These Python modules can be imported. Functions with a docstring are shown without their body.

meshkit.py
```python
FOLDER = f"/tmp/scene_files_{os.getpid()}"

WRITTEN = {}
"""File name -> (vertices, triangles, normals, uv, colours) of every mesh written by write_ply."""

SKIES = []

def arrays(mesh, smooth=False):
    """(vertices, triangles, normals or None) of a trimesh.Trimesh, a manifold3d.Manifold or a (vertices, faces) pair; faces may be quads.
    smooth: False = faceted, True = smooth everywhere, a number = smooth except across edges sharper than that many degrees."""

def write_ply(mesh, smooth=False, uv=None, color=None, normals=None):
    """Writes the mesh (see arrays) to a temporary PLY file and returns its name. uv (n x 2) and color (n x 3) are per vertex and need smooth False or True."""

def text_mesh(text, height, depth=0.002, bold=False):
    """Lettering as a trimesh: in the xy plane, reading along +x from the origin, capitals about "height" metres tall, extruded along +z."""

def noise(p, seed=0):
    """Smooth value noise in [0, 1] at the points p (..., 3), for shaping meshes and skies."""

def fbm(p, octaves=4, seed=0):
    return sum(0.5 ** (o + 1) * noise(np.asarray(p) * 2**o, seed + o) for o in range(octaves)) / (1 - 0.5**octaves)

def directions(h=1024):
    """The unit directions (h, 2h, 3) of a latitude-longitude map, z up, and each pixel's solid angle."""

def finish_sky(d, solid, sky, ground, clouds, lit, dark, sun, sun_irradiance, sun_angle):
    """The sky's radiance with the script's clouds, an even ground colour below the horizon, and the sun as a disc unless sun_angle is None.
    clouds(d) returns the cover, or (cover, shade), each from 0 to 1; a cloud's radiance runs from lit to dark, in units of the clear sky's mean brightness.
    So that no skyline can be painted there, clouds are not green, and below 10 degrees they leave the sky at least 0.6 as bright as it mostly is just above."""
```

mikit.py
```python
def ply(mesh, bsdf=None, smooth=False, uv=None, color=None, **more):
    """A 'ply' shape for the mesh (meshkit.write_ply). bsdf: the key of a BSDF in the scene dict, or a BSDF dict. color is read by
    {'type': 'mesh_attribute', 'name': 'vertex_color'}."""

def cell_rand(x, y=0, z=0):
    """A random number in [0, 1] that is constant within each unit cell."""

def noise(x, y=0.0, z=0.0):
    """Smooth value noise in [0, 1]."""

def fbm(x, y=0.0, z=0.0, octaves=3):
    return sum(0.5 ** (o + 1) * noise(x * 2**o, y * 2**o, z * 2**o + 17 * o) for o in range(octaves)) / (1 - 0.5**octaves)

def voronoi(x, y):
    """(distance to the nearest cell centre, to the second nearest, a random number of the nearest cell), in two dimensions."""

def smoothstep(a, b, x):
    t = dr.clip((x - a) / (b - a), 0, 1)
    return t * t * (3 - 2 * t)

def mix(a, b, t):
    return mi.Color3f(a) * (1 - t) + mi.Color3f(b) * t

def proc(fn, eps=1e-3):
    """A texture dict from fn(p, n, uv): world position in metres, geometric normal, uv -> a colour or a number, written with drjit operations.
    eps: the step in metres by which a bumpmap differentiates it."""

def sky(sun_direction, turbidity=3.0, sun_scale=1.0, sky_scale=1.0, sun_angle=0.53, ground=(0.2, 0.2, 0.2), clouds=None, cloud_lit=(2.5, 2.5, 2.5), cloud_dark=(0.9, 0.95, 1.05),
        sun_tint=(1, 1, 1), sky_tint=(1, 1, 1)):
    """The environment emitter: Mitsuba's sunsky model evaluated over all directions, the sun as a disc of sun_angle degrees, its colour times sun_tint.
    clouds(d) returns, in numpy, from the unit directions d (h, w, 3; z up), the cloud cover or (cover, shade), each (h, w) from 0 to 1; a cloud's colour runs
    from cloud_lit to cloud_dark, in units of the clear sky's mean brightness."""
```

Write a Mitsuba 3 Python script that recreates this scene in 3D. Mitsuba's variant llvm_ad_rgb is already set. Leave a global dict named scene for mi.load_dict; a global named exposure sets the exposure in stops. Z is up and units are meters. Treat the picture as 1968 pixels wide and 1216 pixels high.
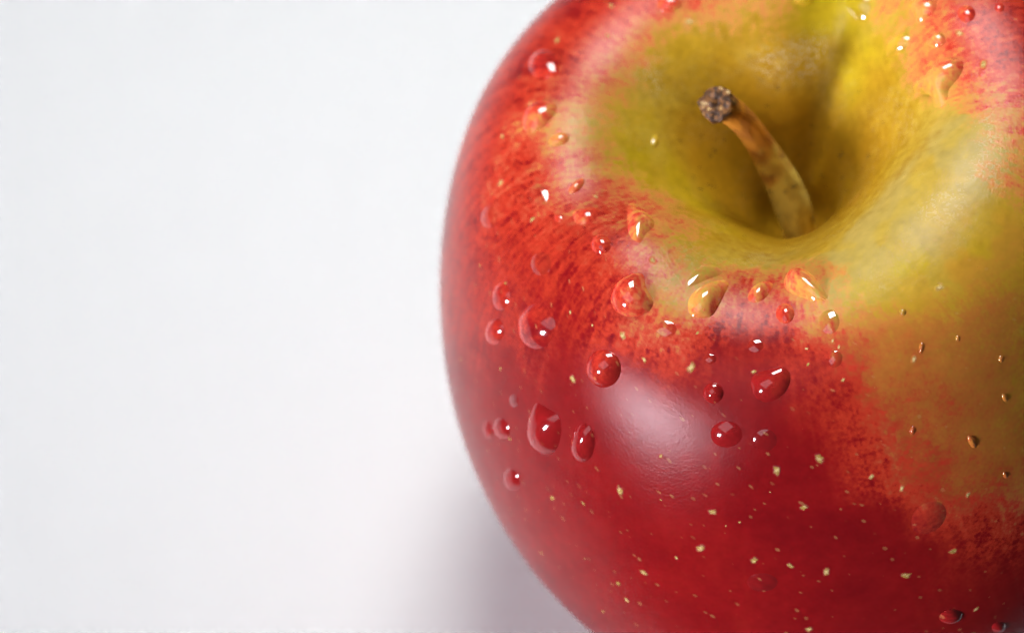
import math, random
import numpy as np, trimesh, mitsuba as mi, drjit as dr
import mikit
from mikit import noise, fbm, smoothstep, mix, cell_rand, voronoi, proc
from scipy.interpolate import CubicSpline

T = mi.ScalarTransform4f
scene, labels = {}, {}
R = 0.08                                     # equatorial radius of the apple in metres
exposure = 0.0

# ------------------------------------------------------------------ camera
PITCH = math.radians(50)
RIGHT = np.array([1.0, 0, 0]); BACK = np.array([0, -math.cos(PITCH), math.sin(PITCH)]); UP = np.cross(BACK, RIGHT)
APPLE_AT = np.array([0, 0, 0.9205 * R])        # centre of the apple
EYE = APPLE_AT - R * (0.743 * RIGHT + 0.035 * UP - 6.408 * BACK)
FOCUS = 5.55 * R
# ------------------------------------------------------------------ camera, lamps
def look(origin, target, up=(0, 0, 1)):
    return T().look_at(origin=[float(v) for v in origin], target=[float(v) for v in target], up=list(up))
scene['camera'] = {'type': 'thinlens', 'fov': 22.0, 'fov_axis': 'x', 'near_clip': 0.01, 'far_clip': 20.0, 'aperture_radius': 0.0044, 'focus_distance': float(FOCUS),
                   'to_world': look(EYE, EYE - BACK, UP.tolist())}
scene['room_light'] = {'type': 'constant', 'radiance': {'type': 'rgb', 'value': [0.045, 0.046, 0.05]}}
scene['black_plastic'] = {'type': 'roughplastic', 'alpha': 0.3, 'diffuse_reflectance': {'type': 'rgb', 'value': 0.03}}

def box(x, y, z, sx, sy, sz):
    m = trimesh.creation.box((sx, sy, sz)); m.apply_translation((x, y, z)); return m
def softbox(key, elev, azi, dist, w, h, radiance, label, roll_up=(0, 0, 1)):
    """A studio softbox: a white diffuser that emits, in a black pyramid of cloth with a rim. It faces the apple."""
    e, a = math.radians(elev), math.radians(azi)
    at = APPLE_AT + dist * np.array([math.cos(e) * math.cos(a), math.cos(e) * math.sin(a), math.sin(e)])
    tw = look(at, APPLE_AT, roll_up)
    face = (np.array([[-w / 2, -h / 2, 0], [w / 2, -h / 2, 0], [w / 2, h / 2, 0], [-w / 2, h / 2, 0]]), np.array([[0, 1, 2], [0, 2, 3]]))
    scene[key + '__diffuser'] = mikit.ply(face, 'black_plastic', to_world=tw, emitter={'type': 'area', 'radiance': {'type': 'rgb', 'value': list(radiance)}})
    t = 0.012
    rim = trimesh.util.concatenate([box(0, s * (h / 2 + t / 2), 0, w + 2 * t, t, 0.02) for s in (-1, 1)] + [box(s * (w / 2 + t / 2), 0, 0, t, h, 0.02) for s in (-1, 1)])
    scene[key + '__rim'] = mikit.ply(rim, 'black_plastic', to_world=tw)
    v = np.array([[-w / 2, -h / 2, -0.004], [w / 2, -h / 2, -0.004], [w / 2, h / 2, -0.004], [-w / 2, h / 2, -0.004], [-.03, -.03, -.1], [.03, -.03, -.1], [.03, .03, -.1], [-.03, .03, -.1]])
    f = np.array([[0, 1, 5, 4], [1, 2, 6, 5], [2, 3, 7, 6], [3, 0, 4, 7], [4, 5, 6, 7]])
    scene[key + '__cover'] = mikit.ply((v, f), 'black_plastic', to_world=tw)
    labels[key] = {'label': label, 'category': 'lamp'}
softbox('softbox_lamp', 60, 106, 0.44, 0.172, 0.163, (21.4, 21.4, 21), 'softbox lamp above and behind the apple, just out of the frame')
softbox('softbox_lamp_001', 8, -143, 2.4, 0.35, 0.50, (150, 152, 170), 'low softbox lamp to the front left of the apple, out of the frame')
softbox('softbox_lamp_002', 50, -150, 3.0, 2.1, 2.1, (1.2, 1.26, 1.36), 'dim softbox lamp to the left of the apple, out of the frame')
# ------------------------------------------------------------------ the apple's form
PROFILE = np.array([(0, 0.255), (0.045, 0.258), (0.072, 0.282), (0.094, 0.335), (0.118, 0.395), (0.152, 0.455), (0.20, 0.525), (0.31, 0.636), (0.43, 0.71), (0.57, 0.718), (0.73, 0.637), (0.87, 0.45), (0.965, 0.2), (1.0, 0.0),
                    (0.98, -0.2), (0.905, -0.42), (0.77, -0.63), (0.59, -0.78), (0.42, -0.855), (0.29, -0.86), (0.15, -0.78), (0.05, -0.68), (0, -0.66)])
ARC = np.r_[0, np.cumsum(np.hypot(*np.diff(PROFILE, axis=0).T))]
SHIFT = ARC[6] - 0.324
R_OF, Z_OF = CubicSpline(ARC, PROFILE[:, 0]), CubicSpline(ARC, PROFILE[:, 1])
LEAN = (0.707, 0.383)                        # how far, and to which side, the stem axis leans from the line of sight
def axes(al, be):
    a = np.array([-math.sin(al) * math.sin(be), math.sin(al) * math.cos(be), math.cos(al)])
    x = np.cross([0, 1, 0], a); x /= np.linalg.norm(x)
    return np.array([x, np.cross(a, x), a]).T
LOCAL = np.array([RIGHT, UP, BACK]).T @ axes(*LEAN)      # columns: the apple's own axes in the world
def sstep(a, b, x):
    t = np.clip((x - a) / (b - a), 0, 1); return t * t * (3 - 2 * t)
def apple_local(az, s):
    """A point of the apple's surface, in radii: az round the stem axis, s the arc length from the bottom of the stem cavity."""
    r, z = R_OF(s), Z_OF(s)
    s = s - SHIFT
    w = np.clip(r, 0, 1); e = sstep(0.55, 1.25, s)
    k = 1 - 0.032 * w * np.cos(2 * (az - 0.022)) - 0.020 * w * np.cos(3 * (az + 0.467))
    crest = np.exp(-((s - 0.62) / 0.28) ** 2)
    z = z + crest * (0.014 * np.cos(5 * (az - 0.5)) + 0.012 * np.cos(3 * az + 0.8) + 0.006 * np.cos(7 * az + 2))
    z = z - 0.036 * np.exp(-(np.angle(np.exp(1j * (az - math.radians(285)))) / 0.75) ** 2) * sstep(0.12, 0.38, s) * (1 - sstep(0.45, 0.95, s))   # the rim dips on the near side
    d = np.angle(np.exp(1j * (az - GROOVE)))
    g = np.exp(-(d / 0.25) ** 2) * sstep(0.06, 0.2, s) * (1 - sstep(0.42, 0.72, s))
    z = z - 0.036 * g
    k = k + 0.085 * g
    return np.stack([r * k * np.cos(az) + 0.027 * e, r * k * np.sin(az) + 0.027 * e, z], -1)
GROOVE = math.radians(75)
def apple_point(az, s):
    return APPLE_AT + R * apple_local(az, s) @ LOCAL.T
def apple_normal(az, s, h=1e-3):
    a = apple_point(az + h, s) - apple_point(az - h, s); b = apple_point(az, s + h) - apple_point(az, s - h)
    n = np.cross(b, a); return n / np.maximum(np.linalg.norm(n, axis=-1, keepdims=True), 1e-12)
RIPENESS = [(148.6, 0.882, 0.88), (145.1, 0.773, 0.88), (135.6, 0.675, 0.75), (121.6, 0.602, 0.66), (107.6, 0.559, 0.6), (95.6, 0.543, 0.3), (82.6, 0.551, 0.05), (66.3, 0.589, 0.05), (44.7, 0.641, 0.3), (32.2, 0.708, 0.7), (28.4, 0.754, 0.88), (25.9, 0.814, 0.88), (138.0, 0.875, 0.88), (124.2, 0.706, 0.79), (110.0, 0.641, 0.7), (93.1, 0.611, 0.3), (77.3, 0.633, 0.1), (62.2, 0.679, 0.3), (48.1, 0.727, 0.7), (38.2, 0.799, 0.88), (161.1, 0.898, 0.88), (160.4, 0.776, 0.88), (156.2, 0.693, 0.79), (152.0, 0.648, 0.6), (147.3, 0.611, 0.15), (137.9, 0.557, 0), (124.3, 0.504, 0), (107.6, 0.464, 0), (73.0, 0.479, 0), (39.8, 0.539, 0.05), (25.7, 0.604, 0.6), (18.2, 0.681, 0.7), (14.4, 0.765, 0.88), (170.5, 0.934, 0.88), (173.2, 0.751, 0.84), (168.9, 0.643, 0.66), (164.3, 0.596, 0.25), (155.3, 0.532, 0), (31.5, 0.463, 0), (11.4, 0.593, 0.2), (4.9, 0.694, 0.5), (3.4, 0.761, 0.84), (180.3, 0.931, 0.88), (184.9, 0.800, 0.79), (186.1, 0.731, 0.5), (185.6, 0.655, 0.25), (182.1, 0.581, 0.1), (171.8, 0.486, 0), (33.6, 0.352, 0), (2.4, 0.513, 0), (351.4, 0.674, 0), (351.3, 0.750, 0.35), (352.2, 0.797, 0.79), (186.5, 1.019, 0.88), (196.4, 0.819, 0.84), (200.3, 0.716, 0.66), (201.5, 0.629, 0.6), (199.6, 0.541, 0.2), (192.7, 0.431, 0), (334.5, 0.666, 0), (336.9, 0.745, 0), (339.6, 0.804, 0.3), (341.5, 0.841, 0.66), (194.2, 1.056, 0.88), (207.0, 0.848, 0.84), (215.3, 0.731, 0.75), (222.6, 0.634, 0.65), (226.6, 0.532, 0.6), (224.6, 0.411, 0.25), (207.4, 0.263, 0), (316.3, 0.617, 0), (325.5, 0.783, 0), (331.8, 0.871, 0.1), (199.5, 1.127, 0.9), (216.0, 0.896, 0.9), (227.2, 0.795, 0.9), (238.9, 0.722, 0.8), (247.6, 0.664, 0.55), (252.2, 0.626, 0.15), (260.1, 0.546, 0.05), (270.8, 0.474, 0.2), (288.8, 0.542, 0.1), (301.5, 0.684, 0), (314.3, 0.808, 0), (324.2, 0.916, 0.15), (202.3, 1.230, 0.9), (222.5, 0.960, 0.9), (236.4, 0.854, 0.9), (247.3, 0.795, 0.85), (253.0, 0.767, 0.25), (261.1, 0.731, 0.2), (269.3, 0.709, 0.65), (279.5, 0.712, 0.65), (286.8, 0.737, 0.35), (293.2, 0.770, 0.2), (300.5, 0.817, 0.0), (308.6, 0.880, 0.1), (315.9, 0.947, 0.3), (212.2, 1.217, 0.9), (232.6, 0.985, 0.9), (246.5, 0.897, 0.9), (253.5, 0.865, 0.8), (256.9, 0.852, 0.5), (263.4, 0.832, 0.8), (271.5, 0.820, 0.95), (280.6, 0.830, 0.95), (287.3, 0.851, 0.65), (295.0, 0.890, 0.45), (301.4, 0.930, 0.32), (308.0, 0.981, 0.4), (314.4, 1.042, 0.3), (214.5, 1.319, 1), (240.5, 1.028, 1), (259.7, 0.935, 1), (270.6, 0.916, 1), (280.2, 0.926, 1), (287.6, 0.949, 0.8), (293.7, 0.979, 0.6), (298.2, 1.006, 0.45), (303.2, 1.042, 0.55), (310.1, 1.106, 0.3), (230.8, 1.226, 1), (251.4, 1.058, 1), (268.5, 1.007, 1), (280.4, 1.017, 1), (287.1, 1.039, 0.85), (294.2, 1.076, 0.6), (301.1, 1.126, 0.42), (307.9, 1.190, 0.3), (231.7, 1.337, 1), (260.2, 1.116, 1), (275.5, 1.100, 1.05), (285.4, 1.126, 0.95), (290.9, 1.153, 0.68), (296.2, 1.189, 0.55), (302.8, 1.246, 0.45), (242.9, 1.331, 1), (259.9, 1.215, 1), (274.5, 1.194, 1.1), (287.9, 1.236, 1), (294.4, 1.279, 0.75), (300.9, 1.337, 0.5), (247.4, 1.405, 1), (266.8, 1.298, 1), (286.6, 1.333, 1.1), (292.9, 1.376, 1), (299.3, 1.435, 0.8), (259.1, 1.436, 1), (279.2, 1.411, 1.05), (297.8, 1.542, 1)]
OLIVE = [(183.7, 0.534), (190.8, 0.520), (198.0, 0.435), (212.5, 0.362), (248.7, 0.415), (56.2, 0.412), (308.6, 0.880), (301.4, 0.802), (300.1, 0.870), (318.6, 0.885), (68.5, 0.589), (49.8, 0.558), (82.5, 0.540)]
CREAM = [(316.3, 0.617), (332.1, 0.617), (336.0, 0.725), (302.5, 0.669), (320.1, 0.755), (342.6, 0.758), (294.8, 0.731), (359.4, 0.686), (252.2, 0.711), (255.1, 0.771), (188.0, 0.679), (357.9, 0.625), (310.4, 0.770), (275.3, 0.558)]
RUST = [(305.4, 1.035), (313.6, 0.980), (307.2, 1.183), (297.0, 1.156), (293.7, 0.979), (322.1, 0.923), (298.9, 0.986), (301.0, 1.255), (314.6, 1.058)]
SCURF_GLINTS = [(98.7, 0.433), (82.4, 0.465), (84.4, 0.431), (155.0, 0.549)]  # pale specks painted where fine russet hairs glint in the cavity
LENTICELS = [(251.19, 1.2388, 1.17), (238.88, 1.3670, 0.84), (244.88, 1.3214, 0.55), (265.01, 1.2285, 0.89), (262.92, 1.3249, 1.17), (269.98, 1.3409, 0.89), (274.39, 1.3547, 0.80), (278.74, 1.3789, 0.98), (288.11, 1.4326, 0.99), (294.62, 1.4156, 0.90), (277.43, 1.2152, 0.79), (274.71, 1.1259, 1.05), (280.82, 1.1102, 1.05), (254.48, 1.4360, 0.92), (259.44, 1.3639, 0.54), (250.17, 1.5032, 0.74), (251.20, 1.5457, 0.75), (246.64, 1.6374, 0.57), (235.66, 1.5856, 0.67), (244.76, 1.4839, 0.37), (275.31, 1.5327, 0.91), (295.36, 1.5985, 0.74), (268.59, 1.2476, 0.35), (287.11, 1.1758, 0.70), (290.49, 1.2230, 0.70), (298.52, 1.2998, 0.71), (240.82, 1.0360, 0.99), (248.40, 0.8939, 1.06), (262.15, 0.9134, 1.14), (253.52, 0.9237, 0.62), (246.81, 0.7089, 0.89), (257.74, 1.1202, 0.53), (185.75, 0.8711, 0.76), (197.75, 0.8847, 0.85), (178.37, 0.7976, 0.57), (157.34, 0.8127, 0.98), (150.24, 0.7008, 0.68), (142.25, 0.7545, 0.79), (211.83, 0.8302, 0.74), (235.99, 0.9090, 0.45), (217.94, 0.9841, 0.55), (210.89, 1.3226, 0.58), (224.08, 1.1667, 0.56), (226.09, 0.9853, 0.46), (241.65, 0.9057, 0.36), (208.93, 1.0381, 0.47), (214.06, 0.6659, 0.65), (25.14, 0.6783, 0.94), (12.45, 0.7080, 1.12), (298.98, 0.9749, 0.78), (309.50, 0.8772, 0.96), (127.47, 0.5954, 1.08), (273.08, 0.9095, 0.61), (287.31, 0.9595, 0.52), (282.51, 0.9082, 0.43), (288.40, 0.8897, 0.52), (282.87, 0.8734, 0.44), (287.71, 0.8721, 0.44), (235.48, 1.1732, 0.46), (273.30, 1.1749, 0.26), (257.59, 1.2249, 0.27), (266.70, 1.2592, 0.27), (262.38, 0.8342, 0.44), (228.82, 1.3154, 0.56)]
DROPS = [
    (247.45, 0.8032, 62, 'largest plump red drop with a blunt corner, left of the slanted yellow drop',
     [-3.56, -2.25, -4.03, -0.33, -3.56, 1.48, -2.56, 3.14, -1.32, 3.92, -0.23, 3.73, 0.53, 2.6, 2.08, 1.45, 3.56, 0.62, 3.97, -0.77, 3.46, -1.98, 2.03, -3.29, 0.12, -3.87, -1.99, -3.64]),
    (232.49, 0.7430, 62, 'small round red drop with one bright glint, above left of the largest plump drop',
     [1.92, 0.83, 2.39, -0.11, 2.19, -1.01, 1.39, -1.63, 0.21, -1.82, -1.03, -1.51, -2.02, -0.8, -2.52, 0.15, -2.37, 1.08, -1.6, 1.71, -0.4, 1.89, 0.9, 1.56]),
    (233.81, 0.6338, 50, 'jagged flat splash drop with a long white glint on the pink left shoulder',
     [-6.85, 3.06, -6.43, 4.31, -3.51, 2.65, -1.78, 3.35, 1.25, 2.45, 2.73, 0.38, 3.39, -1.35, 4.65, -3.19, 3.46, -3.94, 0.82, -3.05, -2.5, -0.59]),
    (220.24, 0.7128, 45, 'slanting wedge shaped red drop left of the jagged splash on the left shoulder',
     [-2.2, -1.71, -2.04, 0.21, -0.71, 2.6, 1.42, 1.39, 2.1, -0.2, 1.06, -2.18]),
    (208.12, 0.6975, 50, 'small oval red drop above the slanting wedge drop on the left shoulder',
     [0.17, -1.45, -0.93, -0.25, -1.7, 1.57, -0.71, 1.69, 0.63, 0.85, 1.5, -0.7, 0.88, -1.67]),
    (206.53, 0.7930, 22, 'faint flat drop with a pointed white glint on the orange red left shoulder',
     [1.53, 1.58, 2.46, 0.86, 2.69, -0.1, 2.15, -1.05, 1.02, -1.72, -0.38, -1.93, -1.64, -1.61, -2.46, -0.86, -2.64, 0.12, -2.16, 1.05, -1.13, 1.7, 0.21, 1.89]),
    (215.96, 0.7703, 40, 'tiny bead of water just left of the slanting wedge drop',
     [0.8, 0.6, 1.15, 0.23, 1.19, -0.2, 0.89, -0.57, 0.36, -0.79, -0.26, -0.8, -0.81, -0.6, -1.14, -0.23, -1.17, 0.2, -0.9, 0.57, -0.39, 0.8, 0.23, 0.8]),
    (202.96, 0.9466, 22, 'faint flat drop showing only a thin crescent, level with the stem base at left edge',
     [2.25, 1.57, 2.63, 0.6, 2.26, -0.57, 1.23, -1.64, -0.17, -2.3, -1.53, -2.35, -2.46, -1.74, -2.74, -0.67, -2.32, 0.53, -1.35, 1.54, -0.05, 2.11, 1.26, 2.12]),
    (223.07, 0.8723, 25, 'faint flat drop with two small glints, below left of the small round one-glint drop',
     [2.35, 1.15, 2.76, 0.17, 2.39, -0.86, 1.37, -1.67, -0.02, -2.04, -1.4, -1.86, -2.42, -1.17, -2.81, -0.18, -2.49, 0.84, -1.53, 1.63, -0.15, 1.99, 1.27, 1.81]),
    (218.52, 1.0178, 40, 'tall oval drop with a pale left rim near the left edge, above a darker oval',
     [2.53, 1.27, 2.65, -0.08, 2.01, -1.46, 0.79, -2.48, -0.66, -2.85, -1.93, -2.45, -2.68, -1.39, -2.75, 0.02, -2.14, 1.37, -1.0, 2.31, 0.4, 2.63, 1.69, 2.26]),
    (220.23, 1.1036, 50, 'dark red tall oval drop with a bright left rim near the left edge',
     [2.69, 1.37, 2.41, -0.26, 1.42, -1.88, -0.01, -3.06, -1.47, -3.44, -2.52, -2.88, -2.89, -1.53, -2.51, 0.19, -1.53, 1.79, -0.2, 2.85, 1.16, 3.13, 2.22, 2.59]),
    (229.87, 0.9897, 42, 'large flat drop with a long pale crescent on its left and a slanted white glint',
     [4.51, 1.99, 4.55, -0.18, 3.29, -2.37, 1.05, -4.01, -1.54, -4.61, -3.74, -3.97, -4.93, -2.25, -4.85, 0.02, -3.58, 2.21, -1.46, 3.72, 1.02, 4.22, 3.2, 3.59]),
    (246.33, 0.9775, 66, 'round deep red drop touching the upper left of the broad white sheen',
     [3.44, 0.79, 3.21, -0.98, 2.09, -2.51, 0.36, -3.4, -1.48, -3.39, -2.93, -2.46, -3.59, -0.87, -3.31, 0.93, -2.2, 2.45, -0.53, 3.28, 1.26, 3.23, 2.71, 2.32]),
    (236.57, 1.2000, 55, 'large tear shaped red drop with pointed top, below the round deep red drop',
     [-3.43, 3.79, -1.28, 4.09, 1.8, 4.97, 3.62, 3.9, 4.09, 0.45, 3.29, -2.76, 0.87, -5.39, -2.04, -5.65, -4.02, -4.29, -4.25, -0.56]),
    (244.42, 1.1666, 58, 'tall oval red drop with a fat upright glint, lower left of the broad sheen',
     [2.58, 0.36, 2.11, -1.76, 1.03, -3.45, -0.35, -4.25, -1.64, -3.9, -2.49, -2.49, -2.67, -0.43, -2.16, 1.71, -1.12, 3.35, 0.2, 4.06, 1.47, 3.7, 2.34, 2.35]),
    (226.44, 1.3153, 45, 'tilted oval drop close to the left edge, right one of a low pair',
     [2.37, 2.11, 2.65, 0.98, 2.22, -0.43, 1.16, -1.76, -0.25, -2.68, -1.64, -2.9, -2.58, -2.35, -2.82, -1.15, -2.3, 0.35, -1.21, 1.7, 0.16, 2.55, 1.46, 2.69]),
    (222.54, 1.3755, 45, 'narrow sliver of a drop close to the left edge, left one of a low pair',
     [1.7, 1.35, 1.79, 0.27, 1.39, -0.9, 0.59, -1.86, -0.39, -2.35, -1.28, -2.21, -1.82, -1.48, -1.87, -0.35, -1.44, 0.85, -0.64, 1.79, 0.3, 2.23, 1.16, 2.07]),
    (229.59, 1.4311, 48, 'tilted matt red oval drop, lowest near the left edge of the apple',
     [2.52, 2.2, 2.59, 0.75, 1.95, -0.92, 0.75, -2.41, -0.71, -3.31, -2.0, -3.35, -2.75, -2.47, -2.74, -0.92, -2.02, 0.85, -0.81, 2.32, 0.57, 3.12, 1.78, 3.06]),
    (228.85, 1.2038, 25, 'small flat dark red spot of water above the low pair at the left edge',
     [1.36, 0.94, 1.38, 0.19, 1.02, -0.62, 0.38, -1.27, -0.37, -1.59, -1.03, -1.49, -1.41, -0.99, -1.41, -0.22, -1.04, 0.6, -0.4, 1.25, 0.34, 1.56, 0.98, 1.44]),
    (268.03, 1.0463, 35, 'round red drop over a yellow speck at the right end of the broad sheen',
     [2.71, -0.29, 2.07, -1.42, 0.87, -2.17, -0.57, -2.35, -1.86, -1.9, -2.66, -0.94, -2.74, 0.27, -2.09, 1.4, -0.9, 2.14, 0.54, 2.3, 1.82, 1.85, 2.62, 0.9]),
    (266.21, 0.9596, 60, 'small round red drop above the right end of the broad white sheen',
     [1.78, -0.16, 1.44, -1.01, 0.72, -1.59, -0.2, -1.74, -1.07, -1.43, -1.65, -0.73, -1.79, 0.16, -1.46, 1.01, -0.74, 1.58, 0.17, 1.73, 1.04, 1.42, 1.63, 0.73]),
    (275.60, 0.9377, 48, 'large red drop topped by a slanted white glint, right of the broad sheen',
     [-3.11, 0.67, -2.53, 1.66, -0.42, 2.27, 2.19, 2.8, 3.42, 1.71, 3.44, -0.11, 2.14, -2.06, -0.28, -3.15, -2.04, -2.51, -2.97, -1.15]),
    (285.57, 0.7184, 66, 'yellow orange drop with a tail to the lower right, nearest below the stem',
     [-3.42, 3.05, -2.89, 4.85, -0.88, 6.5, 0.91, 4.11, 2.25, 0.95, 2.69, -1.7, 3.53, -3.89, 2.75, -4.42, 0.68, -3.93, -0.67, -2.27, -2.09, -0.87, -3.25, 0.67]),
    (262.82, 0.7465, 55, 'slanted yellow drop with an orange left side below the cream coloured crescent glint',
     [-2.92, -2.1, -3.01, -0.15, -2.01, 2.03, -0.42, 4.11, 1.39, 5.53, 2.38, 4.92, 2.36, 2.99, 2.16, -0.15, 1.9, -2.96, 0.82, -3.88, -0.97, -4.2, -2.19, -3.76]),
    (259.94, 0.6825, 24, 'thin yellow film of water with a broad crescent glint above the slanted yellow drop',
     [-2.21, -3.01, -1.74, 0.7, 0.02, 3.95, 2.18, 3.32, 2.33, 1.23, 0.53, -1.14, -1.27, -3.7]),
    (274.22, 0.7094, 55, 'small slanted red drop between the two yellow drops',
     [-1.85, -0.99, -1.58, 0.66, -0.31, 2.73, 1.78, 3.06, 2.14, 1.82, 1.77, -0.31, 0.59, -2.19, -0.96, -2.44, -1.65, -1.95]),
    (280.07, 0.7777, 50, 'small pinkish round drop just below the yellow orange drop with a tail',
     [1.51, -0.81, 1.07, -1.72, 0.34, -2.17, -0.47, -2.06, -1.16, -1.42, -1.54, -0.39, -1.52, 0.8, -1.09, 1.82, -0.37, 2.35, 0.45, 2.22, 1.16, 1.47, 1.55, 0.35]),
    (288.32, 0.8274, 25, 'flat orange red drop right of the small pinkish drop',
     [1.47, -1.07, 0.78, -1.92, -0.11, -2.27, -0.98, -2.02, -1.58, -1.24, -1.76, -0.1, -1.47, 1.11, -0.79, 2.03, 0.11, 2.41, 0.98, 2.12, 1.58, 1.26, 1.76, 0.09]),
    (256.24, 0.8446, 22, 'flat orange patch of water below the largest plump red drop on its right',
     [1.85, 0.34, 1.71, -0.44, 1.1, -1.09, 0.19, -1.45, -0.77, -1.42, -1.52, -1.01, -1.87, -0.33, -1.71, 0.44, -1.11, 1.1, -0.22, 1.47, 0.73, 1.44, 1.49, 1.03]),
    (273.69, 0.8504, 24, 'flat red drop with a tiny dash of glint under the small pinkish drop',
     [1.39, -0.3, 1.08, -0.85, 0.48, -1.18, -0.25, -1.19, -0.91, -0.89, -1.32, -0.35, -1.38, 0.29, -1.08, 0.86, -0.49, 1.21, 0.24, 1.22, 0.9, 0.9, 1.32, 0.34]),
    (265.44, 0.8870, 28, 'tiny flat red drop with a curved glint above the broad sheen',
     [1.07, -0.03, 0.9, -0.47, 0.49, -0.79, -0.05, -0.89, -0.58, -0.76, -0.95, -0.42, -1.07, 0.03, -0.9, 0.48, -0.49, 0.79, 0.04, 0.9, 0.57, 0.76, 0.95, 0.42]),
    (287.15, 0.9122, 30, 'small flat drop with two glints at the border of red and orange',
     [0.76, -0.96, 0.13, -1.34, -0.53, -1.36, -1.05, -1.02, -1.29, -0.4, -1.19, 0.32, -0.76, 0.97, -0.13, 1.35, 0.53, 1.38, 1.05, 1.03, 1.29, 0.4, 1.19, -0.32]),
    (273.76, 1.0579, 18, 'faint round dark red film of water right of the drop over a yellow speck',
     [1.93, -0.46, 1.39, -1.32, 0.48, -1.82, -0.57, -1.83, -1.46, -1.36, -1.97, -0.52, -1.94, 0.45, -1.4, 1.3, -0.49, 1.8, 0.56, 1.81, 1.45, 1.34, 1.95, 0.51]),
    (301.30, 0.8778, 66.5, 'flat yellow drop with a dash of glint on the olive right side',
     [0.44, -0.41, 0.17, -0.58, -0.15, -0.61, -0.42, -0.46, -0.59, -0.2, -0.59, 0.12, -0.44, 0.41, -0.16, 0.59, 0.15, 0.61, 0.43, 0.47, 0.59, 0.2, 0.59, -0.12]),
    (300.97, 0.9617, 66.5, 'narrow upright streak of water on the orange right side',
     [0.23, -0.4, -0.12, -0.69, -0.44, -0.8, -0.63, -0.69, -0.66, -0.39, -0.51, 0.01, -0.22, 0.4, 0.13, 0.69, 0.44, 0.8, 0.64, 0.69, 0.66, 0.39, 0.51, -0.01]),
    (306.88, 0.9845, 66.5, 'little flat drop on the brown orange right side, above and right of the double glint',
     [0.31, -0.32, 0.09, -0.47, -0.15, -0.49, -0.35, -0.37, -0.46, -0.16, -0.45, 0.09, -0.31, 0.32, -0.09, 0.47, 0.15, 0.49, 0.36, 0.37, 0.46, 0.16, 0.45, -0.09]),
    (294.46, 1.1104, 66.5, 'little drop with a double glint in the middle of the brown orange right side',
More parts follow.
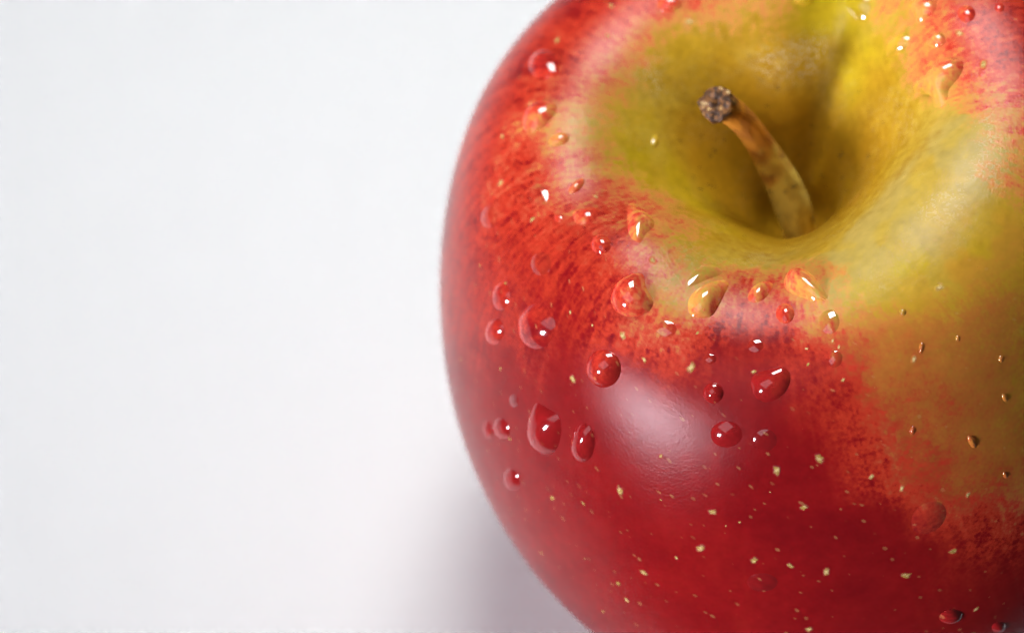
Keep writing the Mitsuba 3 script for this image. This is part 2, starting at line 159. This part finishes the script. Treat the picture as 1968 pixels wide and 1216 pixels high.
     [0.28, -0.49, -0.04, -0.68, -0.36, -0.69, -0.58, -0.52, -0.64, -0.2, -0.53, 0.16, -0.28, 0.49, 0.05, 0.68, 0.36, 0.69, 0.58, 0.51, 0.64, 0.2, 0.53, -0.16]),
    (301.56, 1.1919, 66.5, 'slanting elongated drop with a long streak of glint on the lower right side',
     [0.63, -0.3, 0.53, -0.93, 0.29, -1.32, -0.03, -1.35, -0.34, -1.02, -0.56, -0.42, -0.63, 0.29, -0.53, 0.92, -0.28, 1.3, 0.03, 1.33, 0.34, 1.01, 0.56, 0.42]),
    (310.94, 1.0740, 66.5, 'little flat drop near the right border, upper of three there',
     [0.32, -0.38, 0.07, -0.55, -0.19, -0.57, -0.4, -0.44, -0.51, -0.19, -0.48, 0.11, -0.32, 0.38, -0.07, 0.55, 0.19, 0.57, 0.41, 0.44, 0.51, 0.19, 0.48, -0.11]),
    (308.51, 1.1481, 66.5, 'thin slanting drop near the right border, middle of three there',
     [0.44, -0.26, 0.32, -0.64, 0.11, -0.84, -0.13, -0.82, -0.33, -0.58, -0.45, -0.19, -0.44, 0.26, -0.31, 0.63, -0.1, 0.84, 0.13, 0.82, 0.33, 0.58, 0.45, 0.18]),
    (304.16, 1.3037, 66.5, 'little flat drop near the right border, lowest of three there',
     [0.43, -0.3, 0.28, -0.6, 0.06, -0.73, -0.17, -0.67, -0.36, -0.43, -0.46, -0.07, -0.43, 0.3, -0.28, 0.59, -0.06, 0.73, 0.18, 0.67, 0.37, 0.43, 0.46, 0.07]),
    (292.80, 1.3115, 20, 'large flat drop with a pink crescent rim where lower right orange meets dark red',
     [3.25, 0.49, 2.91, -1.06, 1.8, -2.34, 0.2, -3.01, -1.45, -2.88, -2.7, -1.99, -3.23, -0.58, -2.89, 0.98, -1.77, 2.27, -0.18, 2.94, 1.46, 2.8, 2.71, 1.9]),
    (292.25, 1.5891, 52, 'dark purple red oval drop at the bottom right',
     [1.99, -1.11, 1.44, -1.8, 0.5, -2.01, -0.57, -1.68, -1.49, -0.92, -2.0, 0.07, -1.97, 1.03, -1.42, 1.71, -0.49, 1.93, 0.58, 1.63, 1.49, 0.87, 2.01, -0.13]),
    (297.69, 1.6949, 48, 'dark drop cut by the bottom border in the right corner',
     [1.3, -1.16, 0.97, -1.77, 0.38, -1.9, -0.32, -1.51, -0.93, -0.73, -1.28, 0.22, -1.28, 1.08, -0.94, 1.65, -0.35, 1.78, 0.33, 1.44, 0.93, 0.7, 1.29, -0.25]),
    (270.58, 1.3982, 24, 'faint wide flat drop in the dark red lower middle',
     [2.62, -0.35, 1.88, -1.31, 0.64, -1.93, -0.79, -2.06, -2.01, -1.64, -2.69, -0.8, -2.65, 0.27, -1.89, 1.26, -0.64, 1.9, 0.78, 2.01, 1.98, 1.57, 2.65, 0.71]),
    (42.78, 0.6517, 56, 'orange drop with a pointed lower end at the top, right of the stem cavity',
     [3.24, 0.97, 3.27, -0.45, 2.33, -1.91, -0.12, -2.57, -2.42, -1.73, -3.03, -0.08, -2.04, 1.62, -1.38, 2.49, 0.89, 1.52]),
    (40.94, 0.5505, 50, 'slanted yellow orange drop below the orange drop at the top right',
     [1.86, 1.78, 2.27, -0.18, 1.08, -1.94, -0.23, -3.05, -2.36, -2.33, -2.63, -0.64, -1.11, 1.42, 0.26, 2.52, 1.39, 2.47]),
    (28.16, 0.6260, 58, 'small round pinkish drop beside the slanted yellow orange drop, upper right',
     [1.24, 1.46, 2.2, 0.25, 1.64, -0.84, 0.19, -1.68, -1.41, -1.4, -2.02, -0.3, -1.46, 0.97, 0.01, 1.64]),
    (13.05, 0.6001, 60, 'large jagged orange splash drop with a white angular glint, upper right',
     [1.77, 5.49, 2.85, 4.21, 2.63, 1.86, 3.55, 0.16, 4.22, -1.05, 3.28, -3.61, 1.82, -5.15, -0.12, -4.43, -1.71, -2.93, -2.6, -1.64, -4.81, -1.34, -5.28, 0.68, -3.42, 1.78, -1.66, 1.81, 0.24, 4.75]),
    (30.28, 0.7106, 45, 'small red drop with a round glint in the red upper right corner',
     [-1.25, -1.13, -1.88, -0.45, -2.0, 0.35, -1.57, 1.05, -0.7, 1.47, 0.36, 1.5, 1.34, 1.12, 1.98, 0.44, 2.1, -0.37, 1.67, -1.07, 0.8, -1.49, -0.27, -1.51]),
    (28.07, 0.7771, 45, 'tiny bead of water in the red upper right corner',
     [-0.5, -0.67, -0.95, -0.29, -1.14, 0.17, -1.02, 0.58, -0.63, 0.83, -0.07, 0.86, 0.51, 0.66, 0.97, 0.28, 1.16, -0.18, 1.05, -0.59, 0.66, -0.85, 0.09, -0.87]),
    (67.14, 0.5944, 34, 'flat yellow drop at the top border above the stem cavity, right one of two',
     [2.5, -0.06, 1.82, -1.7, -0.84, -2.43, -2.82, -0.78, -2.26, 1.64, -0.33, 2.03, 1.57, 1.26]),
    (85.37, 0.5732, 40, 'flat yellow drop at the top border above the stem cavity, left one of two',
     [-2.12, -0.1, -1.79, 0.69, -0.97, 1.29, 0.12, 1.55, 1.17, 1.4, 1.9, 0.87, 2.12, 0.1, 1.77, -0.69, 0.95, -1.29, -0.12, -1.55, -1.16, -1.39, -1.89, -0.86]),
    (165.22, 0.8016, 40, 'large flat red drop with a pale rim high on the left shoulder',
     [0.57, 3.74, 2.49, 3.8, 3.79, 2.9, 4.01, 1.16, 2.99, -1.06, 0.96, -3.18, -1.4, -4.52, -3.31, -4.55, -4.22, -3.26, -4.08, -1.18, -3.07, 1.01, -1.43, 2.75]),
    (182.84, 0.7650, 50, 'orange red drop with wide white glint at left shoulder, beneath the flat red drop',
     [-0.02, -3.29, -2.88, -2.68, -3.85, -0.63, -3.14, 2.13, -1.67, 3.15, 0.23, 2.93, 2.94, 1.02, 3.77, -1.01, 2.82, -2.5]),
    (191.28, 0.7121, 46, 'small amber drop on the yellow tongue left of the stem cavity',
     [0.11, -1.89, -1.41, -0.68, -1.3, 1.28, -0.02, 1.77, 1.27, 0.86, 1.09, -1.38]),
    (129.78, 0.6584, 42, 'red drop at the top border, left of the stem cavity',
     [-1.6, 1.7, -0.71, 2.04, 0.39, 1.85, 1.39, 1.19, 2.01, 0.19, 2.08, -0.89, 1.59, -1.75, 0.67, -2.14, -0.43, -1.95, -1.4, -1.21, -2.0, -0.16, -2.07, 0.91]),
    (181.47, 0.4754, 45, 'upright bead of water inside the stem cavity left of the stem',
     [-0.04, 0.85, 0.85, 0.7, 1.52, 0.36, 1.78, -0.07, 1.56, -0.48, 0.92, -0.76, 0.04, -0.84, -0.86, -0.7, -1.52, -0.37, -1.78, 0.06, -1.56, 0.48, -0.93, 0.77]),
]
# ------------------------------------------------------------------ materials
def rgb(*v): return {'type': 'rgb', 'value': list(v)}
ANCHORS = [(apple_local(np.radians(a), s), v) for a, s, v in RIPENESS]
M_, C_ = LOCAL.T / R, APPLE_AT
def own(p):
    """World point to the apple's own coordinates, in radii."""
    x, y, z = p.x - float(C_[0]), p.y - float(C_[1]), p.z - float(C_[2])
    return [mi.Float(float(m[0]) * x + float(m[1]) * y + float(m[2]) * z) for m in M_]
OLIVE_AT, CREAM_AT, RUST_AT, SCURF_GLINTS_AT = [[apple_local(np.radians(a), s) for a, s in k] for k in (OLIVE, CREAM, RUST, SCURF_GLINTS)]
def skin_color(p, n, uv):
    x, y, z = own(p)
    az, r = dr.atan2(y, x), dr.sqrt(x * x + y * y)
    # ripeness: the blush of the skin, laid out round the stem in its own coordinates, broken up by streaks that run from the stem outward
    wx = (fbm(x * 9 + 3, y * 9, z * 9, 3) - 0.5) * 0.10; wy = (fbm(x * 9, y * 9 + 7, z * 9 + 4, 3) - 0.5) * 0.10
    num, den = mi.Float(0.002), mi.Float(0.002)
    for q, v in ANCHORS:
        d2 = dr.square(x + wx - float(q[0])) + dr.square(y + wy - float(q[1])) + dr.square(z + wx - float(q[2]))
        w = dr.exp(-d2 / (2 * 0.058 ** 2))
        num += w * v; den += w
    depth = smoothstep(0.36, 0.14, r) * smoothstep(-0.2, 0.2, z)
    ripe = num / den * (1 - depth)
    def near(pts, sd):
        w = mi.Float(0)
        for q in pts:
            w += dr.exp(-(dr.square(x + wy - float(q[0])) + dr.square(y + wx - float(q[1])) + dr.square(z - float(q[2]))) / (2 * sd * sd))
        return dr.minimum(w, 1.0)
    streak = fbm(dr.cos(az) * 13 + 5, dr.sin(az) * 13, r * 3.5, 3) - 0.5
    fine = fbm(dr.cos(az) * 60, dr.sin(az) * 60 + 9, r * 20 + z * 14, 3) - 0.5
    mott = fbm(x * 60, y * 60, z * 60, 4) - 0.5
    stip = fbm(x * 150 + y * 40, y * 150 - z * 30, z * 150, 2) - 0.5
    patch = fbm(x * 13 + 6, y * 13, z * 13, 3) - 0.5
    olive, cream, rust = near(OLIVE_AT, 0.052), near(CREAM_AT, 0.062), near(RUST_AT, 0.08)
    edge = 0.09 + 0.91 * smoothstep(0.0, 0.35, ripe) * (1 - smoothstep(0.76, 1.02, ripe))
    t = ripe + edge * ((0.26 * streak + 0.40 * fine) * (1 - 0.7 * rust) + (0.5 * mott + 0.32 * stip) * (1 - 0.4 * rust) + 0.5 * patch * (0.45 + 0.2 * rust))
    yellow = mix((0.46, 0.275, 0.016), (0.49, 0.325, 0.032), smoothstep(0.4, 0.6, fbm(x * 9 + 1, y * 9, z * 9, 3)))
    yellow = mix(yellow, (0.43, 0.305, 0.07), cream * (0.35 + 0.65 * smoothstep(0.4, 0.62, fbm(x * 12 + 1, y * 12, z * 12 + 8, 3))))
    yellow = mix(yellow, (0.455, 0.32, 0.011), olive * (0.35 + 0.65 * smoothstep(0.38, 0.55, fbm(x * 14 + 21, y * 14 + 3, z * 14, 3))))
    yellow = mix(yellow, (0.50, 0.25, 0.025), rust * (0.4 + 0.6 * smoothstep(0.4, 0.6, fbm(x * 16, y * 16 + 30, z * 16, 3))))
    ochre = mix((0.40, 0.19, 0.008), (0.36, 0.20, 0.010), fbm(x * 10, y * 10 + 5, z * 10, 3))
    yellow = mix(yellow, ochre, smoothstep(0.42, 0.20, r + (patch + mott) * 0.12) * (1 - 0.75 * olive) * (z > 0))
    c = mix(yellow, mix((0.56, 0.235, 0.05), (0.46, 0.16, 0.026), rust), smoothstep(0.12, 0.42, t))
    c = mix(c, mix((0.54, 0.09, 0.04), (0.42, 0.07, 0.02), rust), smoothstep(0.36, 0.70, t))
    c = mix(c, (0.48, 0.034, 0.016), smoothstep(0.58, 0.82, t))
    c = mix(c, (0.235, 0.007, 0.008), smoothstep(0.76, 1.02, t))
    c = mix(c, (0.13, 0.003, 0.006), smoothstep(0.92, 1.3, t + 0.2 * patch))
    c = c * (0.93 + 0.28 * mott)
    # pale pinpricks
    u, v = az * 26 * (0.35 + 0.65 * dr.minimum(r, 1.0)), dr.atan2(r, z) * 26
    d1, _, cell = voronoi(u + 31, v)
    dot = (1 - smoothstep(0.02, 0.12, d1 + 0.35 * mott)) * smoothstep(0.45, 0.95, cell) * smoothstep(0.35, 0.6, r)
    c = mix(c, (0.52, 0.28, 0.11), dot * 0.28)
    # brown flecks in the cavity, pale russet scurf on the pale side, painted glints of russet hairs
    f1, _, cell = voronoi(x * 31 + 5 + mott * 0.6, y * 31 + z * 9)
    c = mix(c, (0.13, 0.07, 0.015), (1 - smoothstep(0.02, 0.17, f1 + 0.3 * mott)) * smoothstep(0.55, 0.8, cell) * depth * 0.65)
    scurf = smoothstep(0.50, 0.66, fbm(x * 10 + 40, y * 10, z * 10 + 2, 3)) * smoothstep(0.5, 0.72, noise(x * 240, y * 240, z * 240))
    c = mix(c, (0.62, 0.53, 0.33), scurf * 0.28 * smoothstep(0.55, 0.25, ripe) * (1 - rust) * (0.2 + 0.4 * cream) + near(SCURF_GLINTS_AT, 0.028) * 0.45 * smoothstep(0.45, 0.8, noise(x * 230 + 9, y * 230, z * 230)))
    return c
def wet_glow_color(p, n, uv):
    return dr.minimum(skin_color(p, n, uv) * 1.32, 0.9)  # skin colour lightened: paints in the light a drop gathers
def skin_height(p, n, uv):
    x, y, z = own(p)
    w = mi.Float(0)
    for q in CREAM_AT:
        w += dr.exp(-(dr.square(x - float(q[0])) + dr.square(y - float(q[1])) + dr.square(z - float(q[2]))) / (2 * 0.08 ** 2))
    return (1 + 1.3 * dr.minimum(w, 1.0)) * (fbm(x * 240 + y * 60, y * 240 - z * 60, z * 240, 2) * 0.6 + fbm(x * 520 + 5, y * 520 + z * 90, z * 520, 2) * 0.4)
scene['apple_skin'] = {'type': 'bumpmap', 'scale': 0.00004, 'arbitrary': proc(skin_height, eps=4e-5),
                       'bsdf': {'type': 'roughplastic', 'distribution': 'beckmann', 'alpha': 0.122, 'int_ior': 1.265, 'nonlinear': False, 'diffuse_reflectance': proc(skin_color)}}
def cork_color(p, n, uv):
    q = 2600
    k = fbm(p.x * q, p.y * q, p.z * q, 2)
    c = mix((0.34, 0.20, 0.045), (0.54, 0.41, 0.17), smoothstep(0.35, 0.65, k))
    return mix(c, skin_color(p, n, uv), smoothstep(0.15, 0.95, uv.x + (k - 0.5) * 0.7))
scene['lenticel_cork'] = {'type': 'principled', 'base_color': proc(cork_color), 'roughness': 0.75, 'specular': 0.2}
def stem_color(p, n, uv):
    x, y, z = own(p)
    k = fbm(x * 60, y * 60, z * 25, 3); g = fbm(x * 22 + 3, y * 22, z * 22, 2)
    low = mix((0.68, 0.52, 0.10), (0.54, 0.39, 0.07), smoothstep(0.4, 0.7, k))
    low = mix(low, (0.16, 0.10, 0.03), smoothstep(0.64, 0.74, fbm(x * 45 + 8, y * 45, z * 45, 2)) * 0.7)
    bark = mix((0.50, 0.20, 0.025), (0.34, 0.12, 0.02), smoothstep(0.35, 0.65, k))
    c = mix(low, bark, smoothstep(0.47, 0.60, uv.x + (g - 0.5) * 0.3))
    return mix(c, (0.10, 0.045, 0.018), smoothstep(0.83, 0.97, uv.x + (k - 0.5) * 0.15))
def stem_height(p, n, uv):
    x, y, z = own(p)
    return fbm(x * 70, y * 70, z * 22, 3)
scene['stem_bark'] = {'type': 'bumpmap', 'scale': 0.0004, 'arbitrary': proc(stem_height, eps=5e-5), 'bsdf': {'type': 'principled', 'base_color': proc(stem_color), 'roughness': 0.42, 'specular': 0.45}}
def end_color(p, n, uv):
    x, y, z = own(p)
    k = fbm(x * 95 + z * 50, y * 95 - x * 40, z * 95 + y * 30, 4)
    c = mix((0.045, 0.02, 0.010), (0.20, 0.085, 0.025), smoothstep(0.38, 0.58, k))
    return mix(c, (0.50, 0.36, 0.16), smoothstep(0.60, 0.75, k))
scene['stem_cork'] = {'type': 'principled', 'base_color': proc(end_color), 'roughness': 0.5, 'specular': 0.2}
# water: mostly wet skin colour brightened for focused light, the rest bent through the drop
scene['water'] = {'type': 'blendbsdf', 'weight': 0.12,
                  'wet': {'type': 'principled', 'base_color': proc(wet_glow_color), 'roughness': 0.08, 'specular': 0.8},
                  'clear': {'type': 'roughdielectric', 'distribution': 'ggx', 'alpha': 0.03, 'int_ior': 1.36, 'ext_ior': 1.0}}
def film_color(p, n, uv):
    return skin_color(p, n, uv) * 0.88
scene['water_film'] = {'type': 'principled', 'base_color': proc(film_color), 'roughness': 0.07, 'specular': 1.0}
def table_color(p, n, uv):
    return mix((0.725, 0.735, 0.733), (0.74, 0.746, 0.742), fbm(p.x * 9, p.y * 9, 0.0, 2))
scene['white_laminate'] = {'type': 'principled', 'base_color': proc(table_color), 'roughness': 0.5, 'specular': 0.3}
# ------------------------------------------------------------------ the setting
import shapely.geometry as sg
m = trimesh.creation.extrude_polygon(sg.box(-1.8, -0.10, 0.20, 1.9).buffer(-0.01).buffer(0.01), 0.022); m.apply_translation((0, 0, -0.022))
scene['tabletop'] = mikit.ply(m, 'white_laminate')
labels['tabletop'] = {'label': 'plain white tabletop under the apple, fading to light grey', 'kind': 'structure'}

# ------------------------------------------------------------------ the apple
def grid_faces(nr, nc, wrap=False):
    i = np.arange(nr * nc).reshape(nr, nc)
    j = np.roll(i, -1, 1) if wrap else i[:, 1:]
    k = i if wrap else i[:, :-1]
    return np.stack([k[:-1], k[1:], j[1:], j[:-1]], -1).reshape(-1, 4)
NA, NS = 720, 420
S_LINE = np.concatenate([np.linspace(0.002, 1.5, 300), np.linspace(1.5, ARC[-1] - 0.002, NS - 299)[1:]])
AZ, SS = np.meshgrid(np.radians(105) + np.linspace(0, 2 * np.pi, NA + 1), S_LINE)
V = apple_point(AZ, SS)
faces = grid_faces(len(S_LINE), NA + 1)
body = trimesh.Trimesh(V.reshape(-1, 3), np.vstack([faces[:, [0, 1, 2]], faces[:, [0, 2, 3]]]), process=False)
if np.einsum('ij,ij->i', body.face_normals[::997], body.triangles_center[::997] - APPLE_AT).mean() < 0:
    body.faces = body.faces[:, ::-1]
scene['apple__skin'] = mikit.ply(body, 'apple_skin', smooth=True, uv=np.stack([AZ.ravel() / (2 * np.pi), SS.ravel() / ARC[-1]], -1))
labels['apple'] = {'label': 'ripe red and yellow apple beaded with water drops on a white tabletop', 'category': 'apple'}

def frame_at(az, s):
    c, n = apple_point(az, s), apple_normal(az, s)
    e1 = apple_point(az + 1e-4, s) - c; e1 -= n * (e1 @ n); e1 /= np.linalg.norm(e1)
    return c, n, e1, np.cross(n, e1)
def on_skin(az0, s0, q):
    """The skin's points and normals above tangent offsets q (n x 2, metres) from one place on it, by Newton steps."""
    c, n, e1, e2 = frame_at(az0, s0)
    az, s = np.full(len(q), az0), np.full(len(q), s0)
    def off(a, b):
        d = apple_point(a, b) - c; return np.stack([d @ e1, d @ e2], -1)
    h = 1e-4
    for _ in range(6):
        f = off(az, s) - q
        a, b = (off(az + h, s) - off(az - h, s)) / (2 * h), (off(az, s + h) - off(az, s - h)) / (2 * h)
        det = a[:, 0] * b[:, 1] - a[:, 1] * b[:, 0]
        az = az - np.clip((f[:, 0] * b[:, 1] - f[:, 1] * b[:, 0]) / det, -.2, .2)
        s = s - np.clip((a[:, 0] * f[:, 1] - a[:, 1] * f[:, 0]) / det, -.1, .1)
    return apple_point(az, s), apple_normal(az, s)

# lenticels: the corky pale spots of the skin, each a low ragged flake of its own
rng = np.random.default_rng(7)
for i, (az, s, r) in enumerate(LENTICELS):
    n_ = 22; th = np.arange(n_) * 2 * np.pi / n_
    rag = 1 + 0.16 * rng.standard_normal(n_); rag = 0.5 * rag + 0.25 * (np.roll(rag, 1) + np.roll(rag, -1))
    rag *= 1 + 0.22 * np.cos(2 * (th - rng.uniform(0, 3)))
    rho = np.array([0.0, 0.25, 0.5, 0.75, 1.0])
    q = (rho[:, None] * rag * r * 1e-3 * 0.9)[..., None] * np.stack([np.cos(th), np.sin(th)], -1)
    pt, nn = on_skin(math.radians(az), s, q.reshape(-1, 2))
    h = 1e-3 * r * (0.04 * (1 - rho ** 2)[:, None] + 0.03 * rng.uniform(0, 1, (5, n_)) * (rho < 0.9)[:, None]) + np.where(rho < 0.99, 6e-6, -8e-6)[:, None]
    h[0] = h[0].mean()
    pt = pt + nn * h.reshape(-1, 1)
    f = grid_faces(5, n_, True)
    mesh = trimesh.Trimesh(pt, np.vstack([f[:, [0, 1, 2]], f[:, [0, 2, 3]]]), process=False)
    if (mesh.face_normals[-n_:] @ nn[0]).mean() < 0: mesh.faces = mesh.faces[:, ::-1]
    scene['apple__lenticel' + (f'_{i:03d}' if i else '')] = mikit.ply(mesh, 'lenticel_cork', smooth=True, uv=np.stack([np.repeat(rho, n_), np.tile(th, 5)], -1))

# ------------------------------------------------------------------ the stem
PTS = np.array([(0.004, 0.0, 0.15), (0.001, 0.004, 0.25), (-0.005, 0.014, 0.34), (-0.025, 0.036, 0.42), (-0.053, 0.048, 0.52), (-0.076, 0.048, 0.60), (-0.100, 0.036, 0.665), (-0.118, 0.012, 0.715)])
RAD = [0.030, 0.037, 0.042, 0.0395, 0.032, 0.0295, 0.031, 0.036]
tt = np.linspace(0, 1, len(PTS)); curve, rad = CubicSpline(tt, PTS), CubicSpline(tt, RAD)
NT, NC = 90, 48
def tube(t0, t1, nt, lump, seed):
    t = np.linspace(t0, t1, nt); c, d = curve(t), curve(t, 1); d /= np.linalg.norm(d, axis=1, keepdims=True)
    a = np.cross(d, [0.9, 0.3, 0.1]); a /= np.linalg.norm(a, axis=1, keepdims=True); b = np.cross(d, a)
    th = np.arange(NC) * 2 * np.pi / NC
    g = np.random.default_rng(seed); ph = g.uniform(0, 6.28, 6)
    k = 1 + lump * (np.cos(2 * th[None] + ph[0] + 2 * t[:, None]) + 0.8 * np.cos(3 * th[None] + ph[1] - 5 * t[:, None]) + 0.6 * np.sin(9 * t[:, None] + ph[2]) + 0.4 * np.cos(7 * th[None] + ph[3]))
    ring = rad(t)[:, None] * k
    return t, c[:, None] + ring[..., None] * (np.cos(th)[None, :, None] * a[:, None] + np.sin(th)[None, :, None] * b[:, None]), d
def world(v): return APPLE_AT + R * np.asarray(v) @ LOCAL.T
t, rings, d = tube(0, 0.96, NT, 0.030, 3)
f = grid_faces(NT, NC, True)
scene['apple__stem'] = mikit.ply((world(rings.reshape(-1, 3)), f[:, ::-1]), 'stem_bark', smooth=True, uv=np.stack([np.repeat(t, NC), np.tile(np.arange(NC) / NC, NT)], -1))
# the corky broken end: a rough knob facing up and out
fwd = curve(1.0, 1); fwd /= np.linalg.norm(fwd); fwd = 0.55 * fwd + 0.6 * np.array([0.1, -0.6, 0.75]); fwd /= np.linalg.norm(fwd)
knob = trimesh.creation.icosphere(5, 1.0)
kv = np.array(knob.vertices); nz = kv[:, 2].copy()
kv[:, 2] = np.where(nz > 0, np.minimum(nz, 0.30 + 0.2 * nz), nz * 0.75)
g = np.random.default_rng(11)
dirs, amp = g.standard_normal((70, 3)), g.uniform(-0.16, 0.13, 70); dirs /= np.linalg.norm(dirs, axis=1, keepdims=True)
un = np.array(knob.vertices)
bump = sum(a_ * np.exp(-((1 - un @ q_) / 0.018)) for q_, a_ in zip(dirs, amp))
face_pit = -0.22 * np.exp(-((un[:, 0] / 0.28) ** 2 + ((un[:, 1] + 0.12) / 0.22) ** 2)) * (nz > 0)
kv = kv * (1 + bump[:, None]) + np.array([0, 0, 1.0]) * face_pit[:, None]
ka = np.cross(fwd, [1, 0, 0.2]); ka /= np.linalg.norm(ka); kb = np.cross(fwd, ka)
kv = (kv[:, :1] * ka + kv[:, 1:2] * kb) * 0.041 + kv[:, 2:] * fwd * 0.040 + curve(0.985)
scene['apple__stem__broken_end'] = mikit.ply((world(kv), knob.faces), 'stem_cork', smooth=True)
labels['apple__stem__broken_end'] = {'label': 'dark corky broken end of the stem'}
labels['apple__stem'] = {'label': 'short leaning stem, brown bark above and pale yellow below'}

# ------------------------------------------------------------------ the water drops
from scipy.sparse import coo_matrix
from scipy.sparse.linalg import spsolve
def drop_mesh(az, s, angle, flat, sharp):
    q = np.array(flat).reshape(-1, 2) * 1e-3
    ang = np.linspace(0, 1, len(q) + 1); sp = CubicSpline(ang, np.vstack([q, q[:1]]), bc_type='periodic')
    NB, NR = 56, 13
    b = np.fft.fft(sp(np.linspace(0, 1, NB, endpoint=False)) @ [1, 1j])     # surface tension rounds the outline off
    k = np.fft.fftfreq(NB, 1 / NB); b = np.fft.ifft(b * np.exp(-(k / sharp) ** 2) * 1.03); b = np.stack([b.real, b.imag], -1)
    mid = b.mean(0)
    rho = np.sin(np.linspace(0, np.pi / 2, NR + 1))[1:]
    flatp = np.vstack([[mid], (mid + rho[:, None, None] * (b - mid)).reshape(-1, 2)])
    fan = np.stack([np.zeros(NB, int), 1 + np.arange(NB), 1 + (np.arange(NB) + 1) % NB], -1)
    g = grid_faces(NR, NB, True) + 1
    tri = np.vstack([fan, g[:, [0, 1, 2]], g[:, [0, 2, 3]]])
    # the film's height: a membrane under even pressure, held at the outline
    n = len(flatp); rows, cols, vals, load = [], [], [], np.zeros(n)
    e = [flatp[tri[:, (k + 2) % 3]] - flatp[tri[:, (k + 1) % 3]] for k in range(3)]
    area = np.abs(e[0][:, 0] * e[1][:, 1] - e[0][:, 1] * e[1][:, 0]) / 2 + 1e-16
    for i in range(3):
        np.add.at(load, tri[:, i], area / 3)
        for j in range(3):
            rows.append(tri[:, i]); cols.append(tri[:, j]); vals.append((e[i] * e[j]).sum(1) / (4 * area))
    A_ = coo_matrix((np.concatenate(vals), (np.concatenate(rows), np.concatenate(cols))), shape=(n, n)).tocsr()
    free = np.arange(n - NB)
    u = np.zeros(n); u[free] = spsolve(A_[free][:, free].tocsc(), load[free]); u = np.maximum(u, 0) / u.max()
    th = math.radians(angle * (0.95 if angle >= 40 else 0.85)); size = math.sqrt(area.sum() / math.pi)
    c = math.cos(th)                                     # spherical cap over the membrane's level lines
    h = (np.sqrt(np.maximum(1 - (1 - u) * (1 - c * c), 0)) - c) / (1 - c) * size * math.tan(th / 2)
    pt, nn = on_skin(math.radians(az), s, flatp)
    top = pt + nn * (h - 1.2e-5)[:, None]
    rim = np.arange(n - NB, n)
    low = np.vstack([top, pt[rim] - nn[rim] * 8e-5, [pt[0] - nn[0] * 3e-4]])
    side = np.stack([rim, np.roll(rim, -1), n + (np.arange(NB) + 1) % NB, n + np.arange(NB)], -1)
    cap = np.stack([np.full(NB, n + NB), n + (np.arange(NB) + 1) % NB, n + np.arange(NB)], -1)
    faces = np.vstack([tri, side[:, [0, 2, 1]], side[:, [0, 3, 2]], cap])
    mesh = trimesh.Trimesh(low, faces, process=False)
    if (mesh.face_normals[:NB] @ nn[0]).mean() < 0: mesh.faces = mesh.faces[:, ::-1]
    return mesh
for i, (az, s, angle, label, flat) in enumerate(DROPS):
    key = 'water_drop' + (f'_{i:03d}' if i else '')
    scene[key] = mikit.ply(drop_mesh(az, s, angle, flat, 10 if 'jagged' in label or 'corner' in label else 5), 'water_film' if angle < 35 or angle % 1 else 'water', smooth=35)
    labels[key] = {'label': label, 'category': 'water drop', 'group': 'water drops on the apple'}
